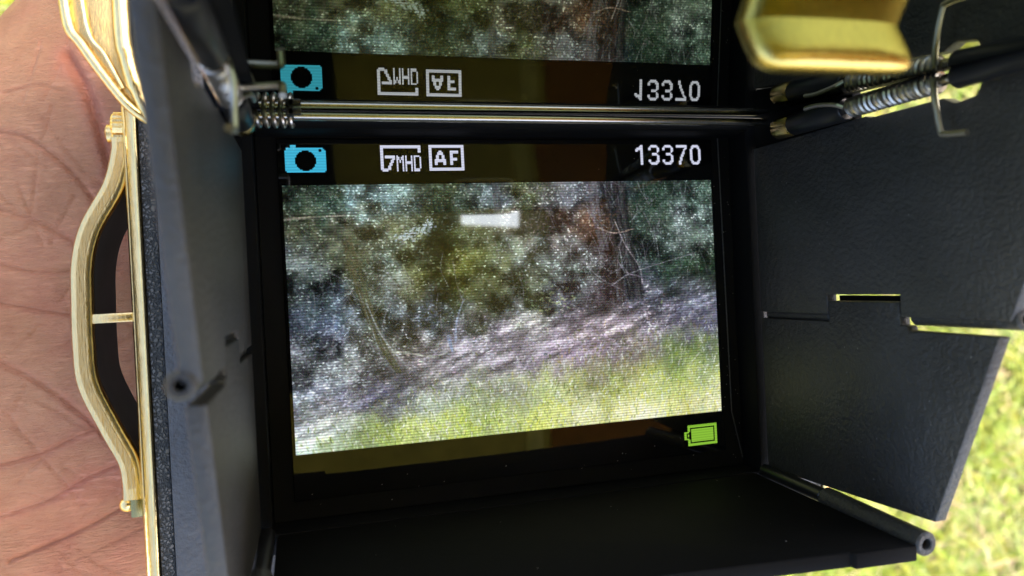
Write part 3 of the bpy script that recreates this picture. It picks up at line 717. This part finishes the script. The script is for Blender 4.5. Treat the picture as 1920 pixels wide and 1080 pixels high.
def build_hand():
    bm = bmesh.new()
    def cone(p0, r0, p1, r1):
        b2 = bmesh.new()
        for p, r in ((p0, r0), (p1, r1)):
            bmesh.ops.create_icosphere(b2, subdivisions=3, radius=r, matrix=Matrix.Translation(p))
        pts = [v_.co.copy() for v_ in b2.verts]; b2.free(); b2 = bmesh.new()
        for p in pts: b2.verts.new(p)
        h = bmesh.ops.convex_hull(b2, input=b2.verts)
        keep = {v_ for f in b2.faces for v_ in f.verts}
        mp = {v_: bm.verts.new(v_.co) for v_ in keep}
        for f in b2.faces: bm.faces.new([mp[v_] for v_ in f.verts])
        b2.free()
    def chain(pts):
        for a, b in zip(pts, pts[1:]): cone(a[0], a[1], b[0], b[1])
    chain([((-22, -1.6, -6.0), 2.9), ((-11.5, -1.2, -5.0), 2.5), ((-8.6, -.9, -4.6), 2.6)])                     # forearm and wrist
    chain([((-8.6, .4, -4.4), 2.3), ((-5.6, .40, -3.75), 2.05), ((-3.9, .85, -3.70), 1.85)])                      # ball of the thumb
    chain([((-8.6, -1.0, -4.4), 2.5), ((-5.6, -.8, -3.85), 2.05), ((-3.9, -.7, -3.95), 2.0), ((-3.0, -.5, -5.0), 1.1)])   # hollow
    chain([((-8.6, -2.2, -4.4), 2.3), ((-5.6, -2.9, -3.95), 2.1), ((-3.7, -2.9, -4.0), 2.0), ((-2.9, -2.6, -5.0), 1.1)])  # heel of the hand
    for y0, ln, r in ((-3.0, .80, .70), (-1.35, .97, .78), (.35, 1.0, .82), (1.95, .94, .80)):                    # four fingers under the body
        z0 = -4.22 - r - .03
        chain([((-3.3, y0, -5.0), r * 1.25), ((-1.6, y0, z0 - .05), r * 1.08), ((-1.6 + 2.9 * ln, y0 * .96, z0), r),
               ((-1.6 + 4.5 * ln, y0 * .93, z0 + .02), r * .92)] + [((-1.6 + 5.2 * ln + .55, y0 * .92, z0 + .75), r * .80)])
    chain([((-4.2, .85, -3.6), 1.72), ((-3.0, 2.75, -3.0), 1.22), ((-2.3, 3.75, -2.0), 1.0), ((-1.2, 3.65, -1.1), .85), ((-.5, 3.45, -.9), .68)])  # thumb
    me = bpy.data.meshes.new('hand'); bm.to_mesh(me); bm.free()
    ob = link(bpy.data.objects.new('hand', me))
    md = ob.modifiers.new('r', 'REMESH'); md.mode = 'VOXEL'; md.voxel_size = 0.085
    sm = ob.modifiers.new('s', 'SMOOTH'); sm.iterations = 14; sm.factor = 0.6
    bpy.context.view_layer.update()
    me2 = bpy.data.meshes.new_from_object(ob.evaluated_get(bpy.context.evaluated_depsgraph_get()))
    ob.modifiers.clear(); ob.data = me2; bpy.data.meshes.remove(me); me2.name = 'hand'
    # finer mesh over the part of the palm in view, then press the creases in
    bm = bmesh.new(); bm.from_mesh(me2)
    es = [e for e in bm.edges if all(-4.7 < q.co.x < -2.6 and -2.6 < q.co.y < 3.2 and q.co.z > -2.7 for q in e.verts)]
    bmesh.ops.subdivide_edges(bm, edges=es, cuts=3, use_grid_fill=True, smooth=0.3)
    bm.to_mesh(me2); bm.free()
    co = np.zeros(len(me2.vertices) * 3); me2.vertices.foreach_get('co', co); co = co.reshape(-1, 3)
    no = np.zeros_like(co).reshape(-1); me2.vertices.foreach_get('normal', no); no = no.reshape(-1, 3)
    cre = np.zeros(len(co)); dep = np.zeros(len(co))
    lines = [([(-3.55, 2.42), (-3.42, 2.15), (-3.34, 1.88), (-3.28, 1.60), (-3.24, 1.35)], .045, .07, 1.0),
             ([(-4.4, 1.75), (-4.0, 1.72), (-3.7, 1.52), (-3.45, 1.2), (-3.35, .85)], .017, .03, .35),
             ([(-4.5, 1.15), (-4.0, 1.0), (-3.6, .75), (-3.4, .35)], .017, .024, .3),
             ([(-4.5, .32), (-3.9, .15), (-3.4, .05), (-3.0, .1)], .017, .027, .35),
             ([(-4.5, -.15), (-4.0, -.45), (-3.6, -.85), (-3.3, -1.3)], .019, .032, .5),
             ([(-4.6, -1.25), (-4.0, -1.15), (-3.6, -1.0), (-3.2, -.95)], .017, .03, .45),
             ([(-4.6, -1.75), (-4.0, -1.62), (-3.6, -1.42), (-3.15, -1.3)], .019, .032, .5),
             ([(-4.3, -2.1), (-3.8, -1.95), (-3.3, -1.75), (-3.0, -1.6)], .017, .03, .4),
             ([(-4.2, -.75), (-3.95, -1.2), (-3.7, -1.7)], .013, .02, .25),
             ([(-4.4, .65), (-3.9, .5), (-3.45, .5)], .013, .02, .2), ([(-4.1, 2.1), (-3.8, 2.15), (-3.6, 2.1)], .013, .02, .2)]
    r = np.random.default_rng(5)
    for k in range(60):
        x_, y_ = r.uniform(-4.5, -3.0), r.uniform(-2.3, 2.2); a_ = r.choice([rad(-35), rad(20), rad(-60), rad(70)]) + r.normal() * .2; l_ = r.uniform(.2, .7)
        lines.append(([(x_, y_), (x_ + l_*.5*cos(a_) , y_ + l_*.5*sin(a_) + r.normal()*.03), (x_ + l_*cos(a_), y_ + l_*sin(a_))], .012, .012, .10))
    vis = (co[:, 2] > -3.2) & (co[:, 0] < -2.4) & (co[:, 0] > -5.6)
    vi = np.where(vis)[0]; xy = co[vi, :2]
    for pts, wdt, dp, red in lines:
        P = smooth_path([(a, b, 0) for a, b in pts], 5); d = np.full(len(vi), 9.0)
        for p, q in zip(P, P[1:]):
            e = np.array([q.x - p.x, q.y - p.y]); L2 = max(e @ e, 1e-9)
            tt = np.clip(((xy - [p.x, p.y]) @ e) / L2, 0, 1); d = np.minimum(d, np.linalg.norm(xy - [p.x, p.y] - tt[:, None] * e, axis=1))
        g = np.exp(-(d / wdt) ** 2)
        dep[vi] = np.maximum(dep[vi], g * dp); cre[vi] = np.maximum(cre[vi], red * np.exp(-(d / (wdt * 2.6)) ** 2))
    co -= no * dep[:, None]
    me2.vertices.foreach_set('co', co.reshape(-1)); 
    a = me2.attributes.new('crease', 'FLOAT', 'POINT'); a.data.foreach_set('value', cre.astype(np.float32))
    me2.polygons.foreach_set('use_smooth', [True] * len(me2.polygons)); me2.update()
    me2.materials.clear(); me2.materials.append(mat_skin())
    ob['label'] = 'bare palm of a left hand holding the camera from below'; ob['category'] = 'hand'
build_hand()

# ------------------------------------------------------------------ phone added out of view: dim reflection in the screen, shade for the hood
def build_phone():
    root = link(bpy.data.objects.new('added_phone', None))
    root.matrix_world = Matrix.Translation(CAMPOS) @ CAMROT.to_4x4() @ Matrix.Translation((5.0, -0.6, 2.5))
    root['label'] = 'phone added above the hood, out of view, for the dim screen reflection and shade'; root['category'] = 'phone'
    m_ol = plastic('olive_case', (0.62, 0.56, 0.22), 0.5, 20, .1, .01)  # case, band and patch colours invented to tint the screen reflection
    m_br = plastic('reflection_brown', (0.40, 0.17, 0.06), 0.55, 20, .3, .02)
    m_pl = plastic('pale_band', (0.88, 0.86, 0.50), 0.4, 20, .1, .01)
    box('case', m_ol, root, -6.9, 8.0, -4.6, 4.5, 0.0, 0.9, bev=.25, seg=3)
    box('band', m_pl, root, .62, 1.02, -4.0, 4.0, -.05, .1, bev=.02)
    box('reflection_patch', m_br, root, 1.25, 4.7, -4.0, 4.0, -.04, .1, bev=.02)
    box('reflection_patch', M_BLACK, root, 4.75, 7.8, -4.0, 4.0, -.04, .1, bev=.02)
    prism('sky_blocker', m_br, root, [(8.02, .5), (8.1, .9), (12.2, -8.4), (11.9, -8.5)], lambda u, v, wv: (u, wv, v), -4.5, 4.4, bev=.08)  # unseen flap added to keep sky light off the left hood wall
    bump_ = box('camera_bump', M_BLACK, root, -6.4, -3.4, -1.2, 2.1, -.2, .1, bev=.08)
    for lx, ly in ((-5.0, .6), (-5.6, 1.5), (-4.2, 1.5)):
        tube('lens', M_GLASS, bump_, [(lx, ly, -.1), (lx, ly, -.3)], .55 if lx == -5.0 else .4, 24)
    m, t, b = newmat('glare_glow'); b.inputs['Emission Color'].default_value = (0.86, 0.93, 1.0, 1); b.inputs['Emission Strength'].default_value = 3.8  # glow added to make the white glare bar in the screen
    box('glare_emitter', m, root, -.92, .42, 1.96, 2.36, -.06, .02, bev=.03)
build_phone()

# ------------------------------------------------------------------ dust and lint on the display surround and the walls
def build_dust():
    r = np.random.default_rng(21); bm = bmesh.new()
    def fleck(p, nrm, size):
        p = Vector(p); n_ = Vector(nrm).normalized(); a = n_.orthogonal().normalized(); b = n_.cross(a)
        t0 = r.uniform(0, 6.28); k = int(r.integers(4, 7)); top = bm.verts.new(p + n_ * (.0015 + size * .3))
        ring = [bm.verts.new(p + n_ * .001 + (a * cos(t0 + 6.283*j/k) + b * sin(t0 + 6.283*j/k) * r.uniform(.3, .8)) * size * r.uniform(.6, 1.2)) for j in range(k)]
        for j in range(k): bm.faces.new((top, ring[j], ring[(j+1) % k]))
    for _ in range(16): fleck((r.uniform(-1.7, 1.9), -1.40 + abs(r.normal()) * .12, .0), (0, 0, 1), r.uniform(.002, .007))
    for _ in range(18): fleck((r.uniform(-1.7, 1.75), r.uniform(-1.31, 1.3), .005), (0, 0, 1), r.uniform(.002, .006))
    for _ in range(30): fleck((r.uniform(1.78, 1.93), r.uniform(-1.4, 1.3), -.011), (0, 0, 1), r.uniform(.002, .006))
    for _ in range(60):
        z = r.uniform(.3, 2.3); fleck((2.0 + .032 * (z - .25) - .001, r.choice([r.uniform(-1.35, -.3), r.uniform(.05, 1.1)]), z), (-1, 0, 0), r.uniform(.002, .006))
    for _ in range(14):
        z = r.uniform(.3, 1.7); fleck((r.uniform(-1.8, 1.8), -1.475 - .045 * (z - .24) + .001, z), (0, 1, 0), r.uniform(.002, .007))
    m, t, b = newmat('dust'); n = noise(t, 60, 2, .5, coords(t)); rr = ramp(t, n.outputs[0], [(.3, (.35, .34, .32)), (.7, (.6, .58, .54))])
    t.links.new(rr.outputs[0], b.inputs['Base Color']); b.inputs['Roughness'].default_value = .9
    d = obj_bm('dust', bm, m, toy, smooth=False); d['kind'] = 'stuff'
build_dust()
